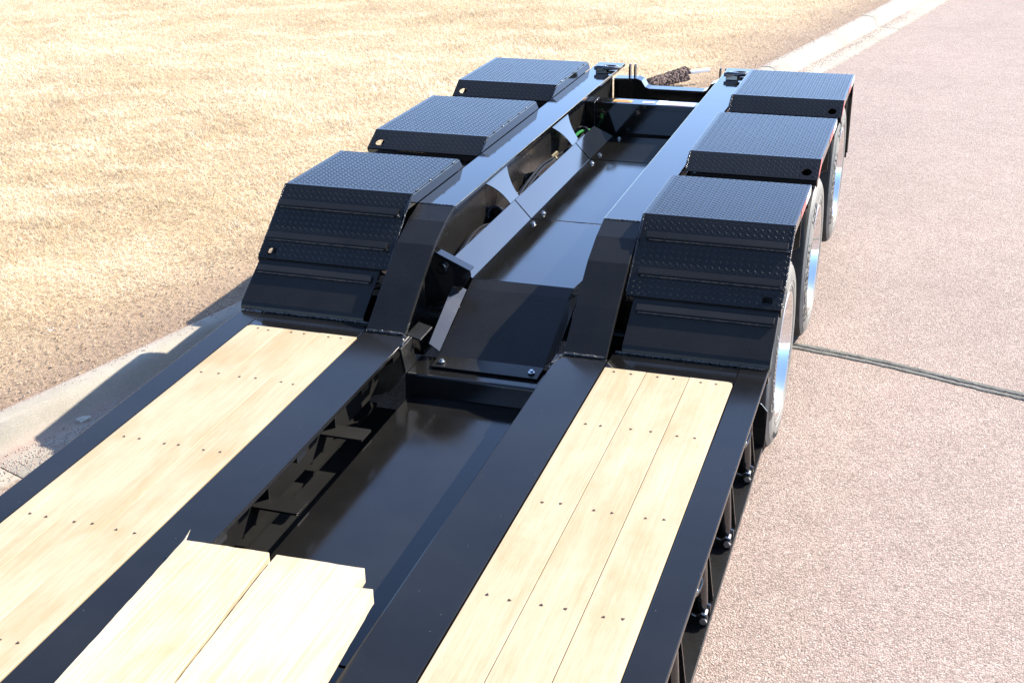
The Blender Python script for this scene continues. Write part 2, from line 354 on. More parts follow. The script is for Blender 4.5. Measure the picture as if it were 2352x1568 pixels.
# dry grass blades
def grass():
    rs = np.random.RandomState(11)
    n0 = 2700000
    yy = rs.uniform(-2.2, 19, n0); dd = rs.uniform(0, 1, n0) ** 1.0 * 15.5
    xx = kx(yy) - .958 * dd; yy = yy + .287 * dd
    C = np.array(cam.location); Rm = np.array(cam.rotation_euler.to_matrix())
    zz = lawn_z(xx, yy, dd)
    L = (np.stack([xx, yy, zz], 1) - C) @ Rm
    u = L[:, 0] / -L[:, 2] * 2962.97 + 1146; v = 794 - L[:, 1] / -L[:, 2] * 2962.97
    dist = np.linalg.norm(L, axis=1)
    ok = (L[:, 2] < 0) & (u > -420) & (u < 2700) & (v > -200) & (v < 1600)
    patch = fbm(xx * 1.1 + 9, yy * 1.1 + 4); edge = np.clip((dd + .05) / (.35 + 1.5 * fbm(xx * .8 + 33, yy * .8 + 12)), 0, 1)
    bare = np.clip((fbm(xx * .6 + 70, yy * .6 + 20) - .47) * 5, 0, 1) * np.clip(1.2 - dd / 2.6, .25, 1)
    dens = (.20 + .80 * edge ** 1.6) * (1 - .7 * bare) * (.55 + .9 * patch)
    dens *= np.clip((9.0 / dist) ** 1.1, .2, 1.0)
    ok &= rs.rand(n0) < dens * .98
    xx, yy, zz, dd, dist, patch, edge = [q[ok] for q in (xx, yy, zz, dd, dist, patch, edge)]
    n = len(xx)
    sc = np.clip(dist / 8.0, .85, 1.5)
    tuft = np.clip((fbm(xx * 2.6 + 11, yy * 2.6 + 77) - .55) * 8, 0, 1)
    Ln = rs.uniform(.022, .060, n) * (1 + .35 * tuft) * (.75 + .25 * sc) * (.6 + .4 * edge); Wd = rs.uniform(.0009, .0021, n) * sc
    az = rs.uniform(0, 2 * np.pi, n) ; az = np.where(rs.rand(n) < .2, .6 + rs.normal(0, .6, n) + 2.2 * fbm(xx * .8, yy * .8), az)
    le = rs.uniform(1.0, 1.55, n) - .25 * tuft
    ax = np.cos(az); ay = np.sin(az); sx = -ay * Wd; sy = ax * Wd
    h1 = Ln * .55; m_x = xx + ax * h1 * np.sin(le * .75); m_y = yy + ay * h1 * np.sin(le * .75); m_z = zz + h1 * np.cos(le * .75) 
    t_x = m_x + ax * Ln * .5 * np.sin(np.minimum(le * 1.25, 1.75)); t_y = m_y + ay * Ln * .5 * np.sin(np.minimum(le * 1.25, 1.75)); t_z = np.maximum(m_z + Ln * .5 * np.cos(np.minimum(le * 1.25, 1.75)), zz + .004)
    b0 = zz - .006
    V = np.stack([np.stack([xx - sx, yy - sy, b0], 1), np.stack([xx + sx, yy + sy, b0], 1), np.stack([m_x + sx * .8, m_y + sy * .8, m_z], 1), np.stack([m_x - sx * .8, m_y - sy * .8, m_z], 1), np.stack([t_x, t_y, t_z], 1)], 1).reshape(-1, 3)
    i0 = np.arange(n) * 5
    F = np.stack([np.stack([i0, i0 + 1, i0 + 2], 1), np.stack([i0, i0 + 2, i0 + 3], 1), np.stack([i0 + 3, i0 + 2, i0 + 4], 1)], 1).reshape(-1, 3)
    pal = np.array([(.80, .66, .43), (.76, .60, .36), (.86, .77, .57), (.67, .52, .31), (.46, .34, .21), (.55, .50, .28)])
    big = fbm(xx * .5 + 3, yy * .5 + 8); med = fbm(xx * 1.9 + 60, yy * 1.9 + 21)
    far = np.clip(dd / 2.5, 0, 1)
    str_ = fbm(xx * 1.6 + yy * .5 + 80, yy * 3.4 - xx * .9 + 40)
    pale = np.clip((big - .42) * 2.2, 0, .6) + np.clip((str_ - .50) * 5, 0, .6); dull = np.clip((.40 - med) * 5, 0, .6) + np.clip((.36 - str_) * 5, 0, .5)
    pr = np.stack([.30 + 0 * big, .24 + 0 * big, .05 + .80 * pale, .14 + .30 * dull, .030 + .40 * (1 - edge) + .16 * dull, .02 + .07 * dull], 1); pr /= pr.sum(1, keepdims=True)
    ci = (rs.rand(n)[:, None] > np.cumsum(pr, 1)).sum(1).clip(0, 5)
    c = pal[ci] * rs.uniform(.88, 1.10, (n, 1)) * (.90 + .14 * pale - .07 * dull)[:, None] * (.78 + .22 * edge)[:, None] * .99
    c = np.clip(c * np.array([1.03, 1.05, 1.12]), 0, .92)
    c = np.repeat(np.concatenate([c, np.ones((n, 1))], 1), 5, 0)
    o = raw_mesh('dry_grass', V, F, c, 'grass')
    tag(o, 'straw coloured dry winter grass covering the lawn', 'grass', kind='stuff')
grass()

def scatter_bits(name, pts, smin, smax, pal, m, flat=1.0, seed=1):
    rs = np.random.RandomState(seed); n = len(pts)
    base = np.array([(0, 0, 1), (1, 0, 0), (0, 1, 0), (-1, 0, 0), (0, -1, 0), (0, 0, -1)], float)
    tri = np.array([(0, 1, 2), (0, 2, 3), (0, 3, 4), (0, 4, 1), (5, 2, 1), (5, 3, 2), (5, 4, 3), (5, 1, 4)])
    s = rs.uniform(smin, smax, (n, 1, 1)) * rs.uniform(.6, 1.3, (n, 6, 1)) ; s[:, :, 0:1] *= 1
    a = rs.uniform(0, 6.28, n); co, si = np.cos(a)[:, None], np.sin(a)[:, None]
    P = base[None] * s; P[:, :, 2] *= flat
    P = np.stack([P[:, :, 0] * co - P[:, :, 1] * si, P[:, :, 0] * si + P[:, :, 1] * co, P[:, :, 2]], 2) + pts[:, None, :]
    F = (tri[None] + (np.arange(n) * 6)[:, None, None]).reshape(-1, 3)
    c = np.array(pal)[rs.randint(0, len(pal), n)] * rs.uniform(.75, 1.15, (n, 1)); c = np.repeat(np.concatenate([c, np.ones((n, 1))], 1), 6, 0)
    return raw_mesh(name, P.reshape(-1, 3), F, c, m)
rs = np.random.RandomState(5)
pp = []
for i in range(9000):
    y = rs.uniform(-2.5, 12.5); g = rs.rand()
    d = -.225 - abs(rs.normal(0, .07)) if g < .6 else rs.normal(-.02, .03) if g < .85 else -.225 - rs.uniform(0, .24)
    if d < -.46 or (d > -.21 and d < -.08): continue
    z = .145 if d > -.1 else .024 + (d + .222) * .05
    pp.append(kpt(y, d, z + .001))
for i in range(1500):
    y = rs.uniform(-1.2, .8); d = -.3 - abs(rs.normal(0, .09)); 
    if d > -.455: pp.append(kpt(y, d, .02))
o = scatter_bits('grit', np.array(pp), .002, .0055, [(.46, .31, .26), (.52, .40, .34), (.42, .34, .30), (.36, .24, .19)], 'grit', .6)
tag(o, 'loose pink grit lying in the concrete gutter and kerb edge', 'grit', kind='stuff')
pp = []
for i in range(8000):
    y = rs.uniform(-2, 14); d = abs(rs.normal(0, .5)) + .03
    x, yq, z = kpt(y, d, 0); z = float(lawn_z(np.array([x]), np.array([yq]), np.array([d]))[0]); pp.append((x, yq, z + .008))
o = scatter_bits('leaf_litter', np.array(pp), .003, .009, [(.36, .24, .15), (.46, .35, .23), (.27, .17, .11), (.44, .33, .22), (.32, .23, .16)], 'grit', .22, 2)
tag(o, 'brown crumbled leaf litter on the bare soil beside the kerb', 'leaf litter', kind='stuff')

# crack sealant bands
def band(pts, wd, seed, off, z, name, m, parent):
    rs = np.random.RandomState(seed); P = []
    for i in range(len(pts) - 1):
        a, bq = np.array(pts[i]), np.array(pts[i + 1]); k = max(2, int(np.linalg.norm(bq - a) / .03))
        for j in range(k): P.append(a + (bq - a) * j / k)
    P = np.array(P); d = np.gradient(P, axis=0); d /= np.linalg.norm(d, axis=1)[:, None]; nn = np.stack([-d[:, 1], d[:, 0]], 1)
    k = len(P); wob = np.convolve(rs.normal(0, .010, k + 20), np.ones(9) / 9, 'same')[10:10 + k]
    hi = off + wob + wd / 2 + rs.normal(0, .0022, k); lo = off + wob - wd / 2 + rs.normal(0, .0022, k)
    A = P + nn * hi[:, None]; B = P + nn * lo[:, None]
    z += GZ; vs = [(*q, z) for q in A] + [(*q, z) for q in B] + [(*q, z + .003) for q in (A * .85 + B * .15)] + [(*q, z + .003) for q in (B * .85 + A * .15)]
    fs = []
    for i in range(k - 1):
        for (p, q) in ((0, 2), (2, 3), (3, 1)): fs.append((p * k + i, p * k + i + 1, q * k + i + 1, q * k + i))
    return MB().add(vs, fs).build(name, m, parent)
line = [(-.9, 2.45), (.3, 2.1), (1.241, 1.875), (1.70, 1.78), (2.465, 1.545), (3.2, 1.25), (4.4, .9), (6.5, .3)]
band(line, .038, 1, .023, .003, 'crack_sealant', 'sealant', road)
band(line, .036, 2, -.024, .003, 'crack_sealant', 'sealant', road)

# ------------------------------------------------------------------ the trailer
ZD = .584; XO, XI, XR, W = 1.167, .596, .365, 1.295
ZB, ZC = .985, 1.0464; XB0, XB1 = .385, .586; XC0, XC1 = .598, 1.3045
T = empty('lowboy_trailer'); tag(T, 'black three axle lowboy trailer with plank deck and tread plate wheel covers', 'trailer')
YF = -7.5

def plank_mesh(x0, x1, y0, y1, z0, z1, bev, round_corner=None):
    mb = MB(); g = .0012
    poly = [(x0 + g, y0), (x1 - g, y0), (x1 - g, y1), (x0 + g, y1)]
    if round_corner: 
        c = .022; poly = [(x0 + g, y0), (x1 - g, y0)]
        if round_corner > 0: poly += [(x1 - g, y1 - c), (x1 - g - c * .3, y1 - c * .3), (x1 - g - c, y1), (x0 + g, y1)]
        else: poly += [(x1 - g, y1), (x0 + g + c, y1), (x0 + g + c * .3, y1 - c * .3), (x0 + g, y1 - c)]
    mb.prism(poly, z0, z1, 'z'); return mb
screw_me = None
def screw(parent, x, y, z):
    global screw_me
    if screw_me is None:
        mb = MB(); k = 9; rr = [.0042 + .0016 * ((i * 7) % 3) for i in range(k)]
        vs = [(rr[i] * math.cos(i * 6.283 / k), rr[i] * 1.1 * math.sin(i * 6.283 / k), 0) for i in range(k)] + [(0, 0, .0006)]
        mb.add(vs, [(i, (i + 1) % k, k) for i in range(k)]); o = mb.build('screw', 'screw', parent, loc=(x, y, z)); screw_me = o.data
    else:
        o = bpy.data.objects.new('screw', screw_me); COL.objects.link(o); o.parent = parent; o.location = (x, y, z)
    o.rotation_euler = (0, 0, random.uniform(0, 6))
rowsY = [-.038, -.532, -1.158, -1.76, -2.41, -3.0]
for sx in (1, -1):
    for k in range(3):
        a = XI + (XO - XI) / 3 * k; bq = XI + (XO - XI) / 3 * (k + 1)
        x0, x1 = (a, bq) if sx > 0 else (-bq, -a)
        y1 = [0, -.002, -.001][k]
        p = plank_mesh(x0 + (.003 if (k == 0) == (sx > 0) and k in (0,) else 0), x1 - (.0), YF, y1, ZD - .035, ZD + .001 + random.uniform(0, .0012), .0, None if k != 2 else sx).build('deck_plank', 'deck_wood', T, bev=.0022, segs=2)
        for ry in rowsY:
            for off in (.048, .118):
                screw(p, x0 + off + random.uniform(-.009, .009) + .012, ry + random.uniform(-.006, .006), ZD + .0028)
# rails
for sx in (1, -1):
    def bx(x0, x1, *r): return (min(sx * x0, sx * x1), max(sx * x0, sx * x1), *r)
    MB().box(*bx(XO + .003, W, YF, .155, ZD - .02, ZD)).build('side_rail', 'rail_black_paint', T, bev=.0035)
    MB().box(*bx(1.195, 1.21, YF, .15, .225, ZD - .022)).build('side_web', 'black_gloss_paint', T)
    MB().box(*bx(1.195, W, YF, .14, .205, .223)).build('side_flange', 'satin_black_paint', T, bev=.002)
    MB().box(*bx(XR, XI - .003, YF, .085, ZD - .02, ZD)).build('inner_rail', 'rail_black_paint', T, bev=.0035)
    MB().box(*bx(XI + .001, XO + .001, .004, .165, ZD - .02, ZD - .0015)).build('deck_end_plate', 'dusty_black_paint', T, bev=.002)
    # main beam web under the deck, lower flange
    MB().box(*bx(.548, .562, YF, .10, .27, ZD - .022)).build('beam_web', 'matte_black_paint', T)
    MB().box(*bx(.564, .70, YF, .10, .18, .198)).build('beam_flange', 'matte_black_paint', T)
    for ry in (-.49, -1.115, -1.74, -2.36, -2.98):
        c = MB().box(*bx(.348, .546, ry - .05, ry + .05, .350, .360)); c.box(*bx(.505, .546, ry + .02, ry + .03, .3605, ZD - .023)); c.build('crossmember', 'matte_black_paint', T)
        MB().box(*bx(.565, 1.194, ry - .006, ry + .006, .24, ZD - .04)).build('crossmember', 'satin_black_paint', T)
    for ry in ((-.41, -1.03, -1.66, -2.28) if sx < 0 else ()):
        c = MB(); c.prism([(sx * .372, ZD - .0225), (sx * .372, ZD - .05), (sx * .41, ZD - .05), (sx * .41, ZD - .043), (sx * .379, ZD - .043), (sx * .379, ZD - .0225)], ry - .045, ry + .03, 'y'); c.build('chain_tab', 'black_gloss_paint', T)
# well floor and rear box
MB().box(-.335, .335, -1.93, -.024, .322, .330).build('well_floor', 'well_black_paint', T, bev=.002)
MB().box(-.36, .36, -2.03, -1.935, .315, .326).build('well_floor_lip', 'well_black_paint', T, bev=.002)
MB().prism([(-.02, .30), (-.004, .425), (.006, .432), (.20, .432), (.20, .30)], -.36, .36, 'x').build('well_end_box', 'well_black_paint', T, bev=.004)
MB().box(-.36, .36, -2.75, -2.63, .44, .588).build('well_crossmember', 'black_gloss_paint', T, bev=.003)
MB().box(-.36, .36, -3.6, -3.48, .44, .588).build('well_crossmember', 'black_gloss_paint', T, bev=.003)
MB().box(-.70, .70, -7.4, .3, .05, .06).build('light_block_plate', 'matte_black_paint', T)  # added plate, blocks light so the openings above stay dark
# gusset plate where the left inner rail ends, and its mirror
for sx in (-1, 1):
    MB().prism([(-.01, .434), (.115, .434), (.085, ZD - .004), (-.055, ZD - .006)], sx * .352, sx * .364, 'x').build('rail_end_gusset', 'satin_black_paint', T, bev=.002)
MB().prism([(-.385, .584), (-.315, .566), (-.315, .556), (-.385, .572)], .095, .25, 'y').build('step_bracket', 'satin_black_paint', T, bev=.002)
def weld(pts, r, name='weld_bead'):
    P = []
    for a, bq in zip(pts[:-1], pts[1:]):
        a, bq = Vector(a), Vector(bq); k = max(3, int((bq - a).length / .005))
        for j in range(k): P.append(a.lerp(bq, j / k))
    rr = [r * random.uniform(.55, 1.35) for _ in P]
    P = [p + Vector((random.uniform(-1, 1), random.uniform(-1, 1), random.uniform(-1, 1))) * r * .25 for p in P]
    return MB().tube(P, rr, 6).build(name, 'weld', T, smooth=True)

# frame beams with ramps
RAMP = [(4.478, ZB), (.80, ZB), (.50, .876), (.078, ZD + .006 - .007)]
for sx in (1, -1):
    lo, hi = min(sx * XB0, sx * XB1), max(sx * XB0, sx * XB1)
    MB().sheet(RAMP[:2], lo, hi, .022 * (-1), 'x').build('beam_top_flange', 'black_gloss_paint', T, bev=.003, sh=True)
    MB().sheet([(.799, ZB - .001), (.66, .945), (.50, .876), (.29, .735), (.078, ZD + .003 - .007)], lo + .001, hi - .001, .022 * (-1), 'x').build('ramp_plate', 'satin_black_paint', T, bev=.003, sh=True)
    xw0, xw1 = sx * .478, sx * .492
    MB().prism([(4.47, ZB - .023), (.80, ZB - .023), (.50, .848), (.13, ZD), (.13, .40), (4.47, .40)], min(xw0, xw1), max(xw0, xw1), 'x').build('beam_web', 'satin_black_paint', T, sh=True)
    MB().box(lo, hi, .30, 4.47, .378, .398).build('beam_lower_flange', 'black_gloss_paint', T, sh=True)
    weld([(lo + .005, .080, ZD + .006), (hi - .005, .080, ZD + .006)], .007)
    weld([(sx * XB0, .07, ZD + .005), (sx * (XB0 - .012), .03, ZD - .003), (sx * (XR - .004), -.03, ZD - .006)], .008)
    weld([(sx * (XI + .01), .163, ZD + .004), (sx * 1.28, .163, ZD + .004)], .006)
    weld([(lo + .004, .801, ZB + .001 + .0035), (hi - .004, .801, ZB + .001 + .0035)], .003)

# lowered centre panels between the beams
ZP = .648
def flange_panel(y0, y1, ye=None):
    # bottom sheet with a raised sloping flange on each side
    p = MB().sheet([(-.36, .752), (-.265, ZP), (.265, ZP), (.36, .752)], y0, y1, .005, 'y').build('floor_panel', 'dusty_black_paint', T, bev=.0015, sh=True)
    return p
bolt_me = [None]
def bolt(parent, x, y, z, sc=1.0, rot=None):
    if bolt_me[0] is None:
        mb = MB(); k = 12
        mb.prism([(.014 * math.cos(i * 6.283 / k), .014 * math.sin(i * 6.283 / k)) for i in range(k)], 0, .003, 'z')
        mb.prism([(.0085 * math.cos(i * 6.283 / 6), .0085 * math.sin(i * 6.283 / 6)) for i in range(6)], .003, .0115, 'z')
        o = mb.build('bolt', 'zinc', parent, bev=.0008); bolt_me[0] = o.data
    else:
        o = bpy.data.objects.new('bolt', bolt_me[0]); COL.objects.link(o); o.parent = parent
    o.location = (x, y, z); o.scale = (sc,) * 3
    o.rotation_euler = rot or (0, 0, random.uniform(0, 1))
def pz(y, z): return z + PT * (max(y, .6) - 1)
for y0, y1, bl in ((.69, 1.684, [(-.225, 1.60), (.225, 1.60)]), (1.697, 2.987, [(-.225, 1.80), (-.225, 2.90), (.225, 1.8)]), (3.000, 3.62, [(-.225, 3.10), (-.20, 3.55), (.22, 3.1), (.22, 3.55)])):
    if y1 < 3.5: p = flange_panel(y0, y1)
    else:
        mb = MB().sheet([(-.264, ZP), (.264, ZP)], y0, y1, .005, 'y')
        for sx in (-1, 1):
            o_ = len(mb.v); q = [(sx * .265, y0, ZP), (sx * .36, y0, .752), (sx * .36, 3.46, .752), (sx * .265, y1, ZP)]
            mb.add(q + [(a_ - sx * .004, b_, c_ - .004) for a_, b_, c_ in q], [(0, 1, 2, 3), (7, 6, 5, 4), (0, 4, 5, 1), (1, 5, 6, 2), (2, 6, 7, 3), (3, 7, 4, 0)])
        p = mb.build('floor_panel', 'dusty_black_paint', T, sh=True)
    for x, y in bl: bolt(p, x, y, pz(y, ZP + .001), 1.15)
# sloping front apron with side flanges
ap = MB().sheet([(.689, ZP - .002 + .0055), (.62, .628), (.185, .452), (.075, .446)], -.262, .262, .005 * (-1), 'x').build('front_apron', 'satin_black_paint', T, bev=.0015)
for sx in (-1, 1):
    f = MB(); f.add([(sx * .263, .60, .625), (sx * .263, .20, .464), (sx * .312, .19, .505), (sx * .322, .575, .668)], [(0, 1, 2, 3)])
    f.add([(sx * .267, .60, .621), (sx * .267, .20, .460), (sx * .316, .19, .501), (sx * .326, .575, .664)], [(3, 2, 1, 0)])
    f.f += [(0, 4, 5, 1), (1, 5, 6, 2), (2, 6, 7, 3), (3, 7, 4, 0)]
    f.build('apron_flange', 'black_gloss_paint', T, bev=.001)
    bolt(ap, sx * .222, .118, .4535, 1.15)
# gussets joining flanges to the beam
for yc in (1.69, 2.995):
    for sx in (-1, 1):
        top = []; bot = []
        for i in range(11):
            q = i / 10; hw = .078 + .135 * q ** 2.2
            x = sx * (.361 + .116 * q); z = .7535 + .155 * q
            top.append((x, yc - hw, z)); bot.append((x, yc + hw, z))
        vs = top + bot + [(x, y, z - .006) for x, y, z in top] + [(x, y, z - .006) for x, y, z in bot]; fs = []
        for i in range(10):
            fs += [(i, i + 1, 11 + i + 1, 11 + i), (22 + i, 33 + i, 33 + i + 1, 22 + i + 1), (i, 22 + i, 23 + i, i + 1), (11 + i, 12 + i, 34 + i, 33 + i)]
        fs += [(0, 11, 33, 22), (10, 32, 43, 21)]
        MB().add(vs, fs).build('gusset', 'black_gloss_paint', T, sh=True)
# crossmember bracket with pivot tube beside the apron
sx = -1
g = MB(); pl = [(sx * .47, .855), (sx * .228, .748), (sx * .222, .722), (sx * .275, .640), (sx * .33, .60), (sx * .47, .52)]
g.prism(pl, .552, .564, 'y'); g.build('pivot_bracket', 'black_gloss_paint', T, bev=.002)
g = MB(); g.prism([(sx * .47, .862), (sx * .222, .752), (sx * .222, .746), (sx * .47, .856)], .545, .605, 'y'); g.build('bracket_flange', 'black_gloss_paint', T, bev=.0015)
MB().tube([(sx * .368, .551, .748), (sx * .368, .535, .748)], .030, 20).build('pivot_pin', 'black_gloss_paint', T, bev=.003, smooth=True)
g = MB(); g.prism([(.35, .55), (.47, .55), (.47, .74), (.372, .74), (.345, .70)], .535, .545, 'y'); g = g.build('pivot_bracket', 'black_gloss_paint', T, bev=.002)
# hoses
def hose(pts, r, m='hose', name='air_hose'):
    P = [Vector(p) for p in pts]; Q = []
    for i in range(len(P) - 1):
        p0, p1, p2, p3 = P[max(i - 1, 0)], P[i], P[i + 1], P[min(i + 2, len(P) - 1)]
        for j in range(6):
            t = j / 6; Q.append(.5 * ((2 * p1) + (p2 - p0) * t + (2 * p0 - 5 * p1 + 4 * p2 - p3) * t * t + (3 * p1 - p0 - 3 * p2 + p3) * t ** 3))
    Q.append(P[-1]); return MB().tube(Q, r, 8).build(name, m, T, smooth=True, sh=True)
for k, (dx, dz) in enumerate(((0, 0), (.016, .006), (-.014, .004), (.004, .018))):
    hose([(-.40 + dx, .62, .60 + dz), (-.41 + dx, .95, .68 + dz), (-.425 + dx, 1.25, .70 + dz), (-.40 + dx, 1.5, .66 + dz), (-.41 + dx, 1.75, .66), (-.42 + dx, 2.05, .70 + dz), (-.41 + dx, 2.35, .74 + dz * 1.5), (-.405 + dx, 2.6, .735 + dz), (-.42 + dx, 2.85, .70 + dz), (-.41, 3.2, .68 + dz), (-.43, 3.55, .72)], .0075)
hose([(-.46, 3.25, .70), (-.435, 3.38, .725), (-.40, 3.5, .71), (-.41, 3.6, .66)], .011, 'ghose', 'green_air_hose')
MB().tube([(-.41, 2.60, .725), (-.40, 2.68, .735)], .014, 8).build('hose_fitting', 'brass', T, smooth=True)
MB().tube([(-.405, 2.63, .73), (-.385, 2.64, .70)], .010, 8).build('hose_fitting', 'brass', T, smooth=True)
for y in (1.55, 2.25, 3.42):
    r_ = MB(); P = [(-.43 + .045 * math.cos(a), y + .012 * math.sin(a), .70 + .045 * math.sin(a)) for a in np.linspace(-.3, 3.6, 14)]
    r_.tube(P, .010, 8).build('hose_clamp', 'hose', T, smooth=True, sh=True)
    MB().box(-.478, -.40, y + .02, y + .03, .62, .735).build('hose_bracket', 'black_gloss_paint', T, sh=True)
# rear crossmember with labels
MB().box(-.476, .476, 3.668, 3.815, .50, .872).build('rear_crossmember', 'black_gloss_paint', T, bev=.004, sh=True)
ZL = .872
weld([(-.41, 3.664, pz(3.66, .66)), (-.41, 3.664, pz(3.66, .87)), (-.41, 3.80, pz(3.8, .876))], .005)
def label(x0, x1, y0, y1, m, lines=(), sk=0.0):
    o = MB().box(x0, x1, y0, y1, ZL + .0012, ZL + .0022).build('sticker', m, T, sh=True)
    for (a, bq, c, d, mm) in lines: MB().box(a, bq, c, d, ZL + .0024, ZL + .0029).build('printed_line', mm, o, sh=True)
label(-.285, -.155, 3.70, 3.765, 'orange', [(-.275, -.17, 3.712, 3.716, 'ink'), (-.275, -.165, 3.728, 3.733, 'ink'), (-.27, -.18, 3.745, 3.749, 'ink')])
label(-.08, .005, 3.715, 3.755, 'white', [(-.075, .0, 3.725, 3.728, 'ink'), (-.075, -.01, 3.739, 3.742, 'ink')])
label(.022, .09, 3.685, 3.80, 'white', [(.03, .08, 3.72, 3.724, 'ink'), (.03, .075, 3.75, 3.754, 'ink')])
label(.096, .235, 3.685, 3.785, 'white', [(.10, .23, 3.69, 3.700, 'redink'), (.105, .22, 3.72, 3.723, 'ink'), (.105, .215, 3.74, 3.743, 'ink'), (.105, .22, 3.76, 3.763, 'ink')])
label(.24, .305, 3.685, 3.785, 'white', [(.245, .30, 3.72, 3.724, 'ink'), (.245, .29, 3.75, 3.754, 'ink')])
# notched end plate with folded top flange
zo = .0616
prof = [(-.475, .800), (-.300, .806), (-.262, .792), (-.232, .745), (-.205, .735), (.205, .735), (.232, .745), (.262, .792), (.300, .806), (.475, .800)]
prof = [(x, z + zo) for x, z in prof]
MB().sheet(prof, 4.50, 4.615, .012, 'y').build('end_plate_flange', 'black_gloss_paint', T, bev=.002, sh=True)
MB().prism([(x, z - .013) for x, z in prof] + [(.475, .40), (-.475, .40)], 4.502, 4.514, 'y').build('end_plate', 'black_gloss_paint', T, sh=True)
for x in (-.362, -.322, .322, .362):
    l = MB().prism([(4.525, .80 + zo), (4.525, .888 + zo), (4.535, .905 + zo), (4.560, .905 + zo), (4.572, .888 + zo), (4.572, .80 + zo)], x - .006, x + .006, 'x').build('hinge_lug', 'black_gloss_paint', T, bev=.002, sh=True)
# lashing rings on the beam tops
for sx, xx in ((-1, -.462), (1, .482)):
    rb = MB(); x0, x1 = xx - .046, xx + .036; y = 4.10
    rb.sheet([(y - .030, ZB + .001), (y - .026, ZB + .040), (y - .012, ZB + .052), (y + .010, ZB + .052), (y + .024, ZB + .040), (y + .030, ZB + .001)], x0, x1, .008, 'x')
    rb = rb.build('lashing_ring', 'black_gloss_paint', T, bev=.002, sh=True)
    P = []
    for a in np.linspace(0, 2 * math.pi, 29)[:-1]:
        P.append((xx + .035 + .062 * math.cos(a), y + .055 + .075 * math.sin(a), ZB + .030 - .008 * math.sin(a)))
    P.append(P[0]); P.append(P[1])
    MB().tube(P, .0135, 10, cap=False).build('ring', 'black_gloss_paint', rb, smooth=True, sh=True)
    MB().tube([(xx - .062, y, ZB + .032), (xx + .05, y, ZB + .032)], .0145, 10).build('ring_bar', 'black_gloss_paint', rb, smooth=True, sh=True)

# ---- wheel covers
def lug_shape():
    L_, Wd, h = .0115, .0043, .00135
    vs = []; k = 10
    for i in range(k):
        a = i * 6.283 / k; vs.append((L_ * math.cos(a) * (1 - .12 * abs(math.sin(a))), Wd * math.sin(a), 0))
    for i in range(6):
        a = i * 6.283 / 6; vs.append((L_ * .62 * math.cos(a), Wd * .45 * math.sin(a), h))
    fs = [(10, 11, 12, 13, 14, 15)]
    mp = {0: 0, 1: 1, 2: 1, 3: 2, 4: 2, 5: 3, 6: 4, 7: 4, 8: 5, 9: 5}
    for i in range(10):
        j = (i + 1) % 10; a, bq = 10 + mp[i], 10 + mp[j]
        fs.append((i, j, a) if a == bq else (i, j, bq, a))
    return vs, fs
LUGV, LUGF = lug_shape()
def lugs(mb, O, U, Vv, lu, lv, pitch, skip):
    O, U, Vv = Vector(O), Vector(U).normalized(), Vector(Vv).normalized(); Nn = U.cross(Vv).normalized()
    if Nn.z < 0: Nn = -Nn
    nu, nv = int(lu / pitch), int(lv / pitch)
    for i in range(2 * nu + 2):
        for j in range(2 * nv + 2):
            if (i + j) % 2: continue
            u, v = (i + .5) * pitch / 2, (j + .5) * pitch / 2
            if u > lu - .012 or v > lv - .010 or u < .012 or v < .010: continue
            if skip(u, v): continue
            a = R(45) if i % 2 == 0 else R(-45)
            ca, sa = math.cos(a), math.sin(a)
            mb.add([O + U * (u + x * ca - y * sa) + Vv * (v + x * sa + y * ca) + Nn * (z + .0001) for x, y, z in LUGV], LUGF)
def hole_plate(O, U, Vv, lu, lv, hc, hr, t, square=False, k=20):
    # flat plate of size lu x lv with one opening
    O, U, Vv = Vector(O), Vector(U).normalized(), Vector(Vv).normalized(); Nn = U.cross(Vv).normalized()
    if Nn.z < 0: Nn = -Nn
    mb = MB(); q = hr * 1.35
    A, B, Cc, D = hc[0] - q, hc[0] + q, max(hc[1] - q, .002), min(hc[1] + q, lv - .002)
    ring = []; out = []
    for i in range(k):
        a = 2 * math.pi * i / k; c, s_ = math.cos(a), math.sin(a); e = 1 / max(abs(c), abs(s_))
        rr = hr * (e ** (.85 if square else 0))
        ring.append((hc[0] + rr * c, hc[1] + rr * s_)); out.append((min(max(hc[0] + q * e * c, A), B), min(max(hc[1] + q * e * s_, Cc), D)))
    def P(p, off): return O + U * p[0] + Vv * p[1] - Nn * off
    rects = [(0, A, 0, lv), (B, lu, 0, lv), (A, B, 0, Cc), (A, B, D, lv)]
    for off in (0, t):
        for (a, bq, c, d) in rects:
            if bq - a < 1e-4 or d - c < 1e-4: continue
            mb.add([P((a, c), off), P((bq, c), off), P((bq, d), off), P((a, d), off)], [(0, 1, 2, 3) if off == 0 else (3, 2, 1, 0)])
        mb.add([P(p, off) for p in ring] + [P(p, off) for p in out], [(i, (i + 1) % k, k + (i + 1) % k, k + i) if off == 0 else (k + i, k + (i + 1) % k, (i + 1) % k, i) for i in range(k)])
    mb.add([P(p, 0) for p in ring] + [P(p, t) for p in ring], [(i, (i + 1) % k, k + (i + 1) % k, k + i) for i in range(k)])
    bd = [(0, 0), (lu, 0), (lu, lv), (0, lv)]
    mb.add([P(p, 0) for p in bd] + [P(p, t) for p in bd], [(i, (i + 1) % 4, 4 + (i + 1) % 4, 4 + i) for i in range(4)])
    return mb
PITCH = .0325
covers = [(.753, 1.424, .39, .768), (1.927, 2.860, 1.783, .969), (3.362, 4.166, 3.226, .964)]
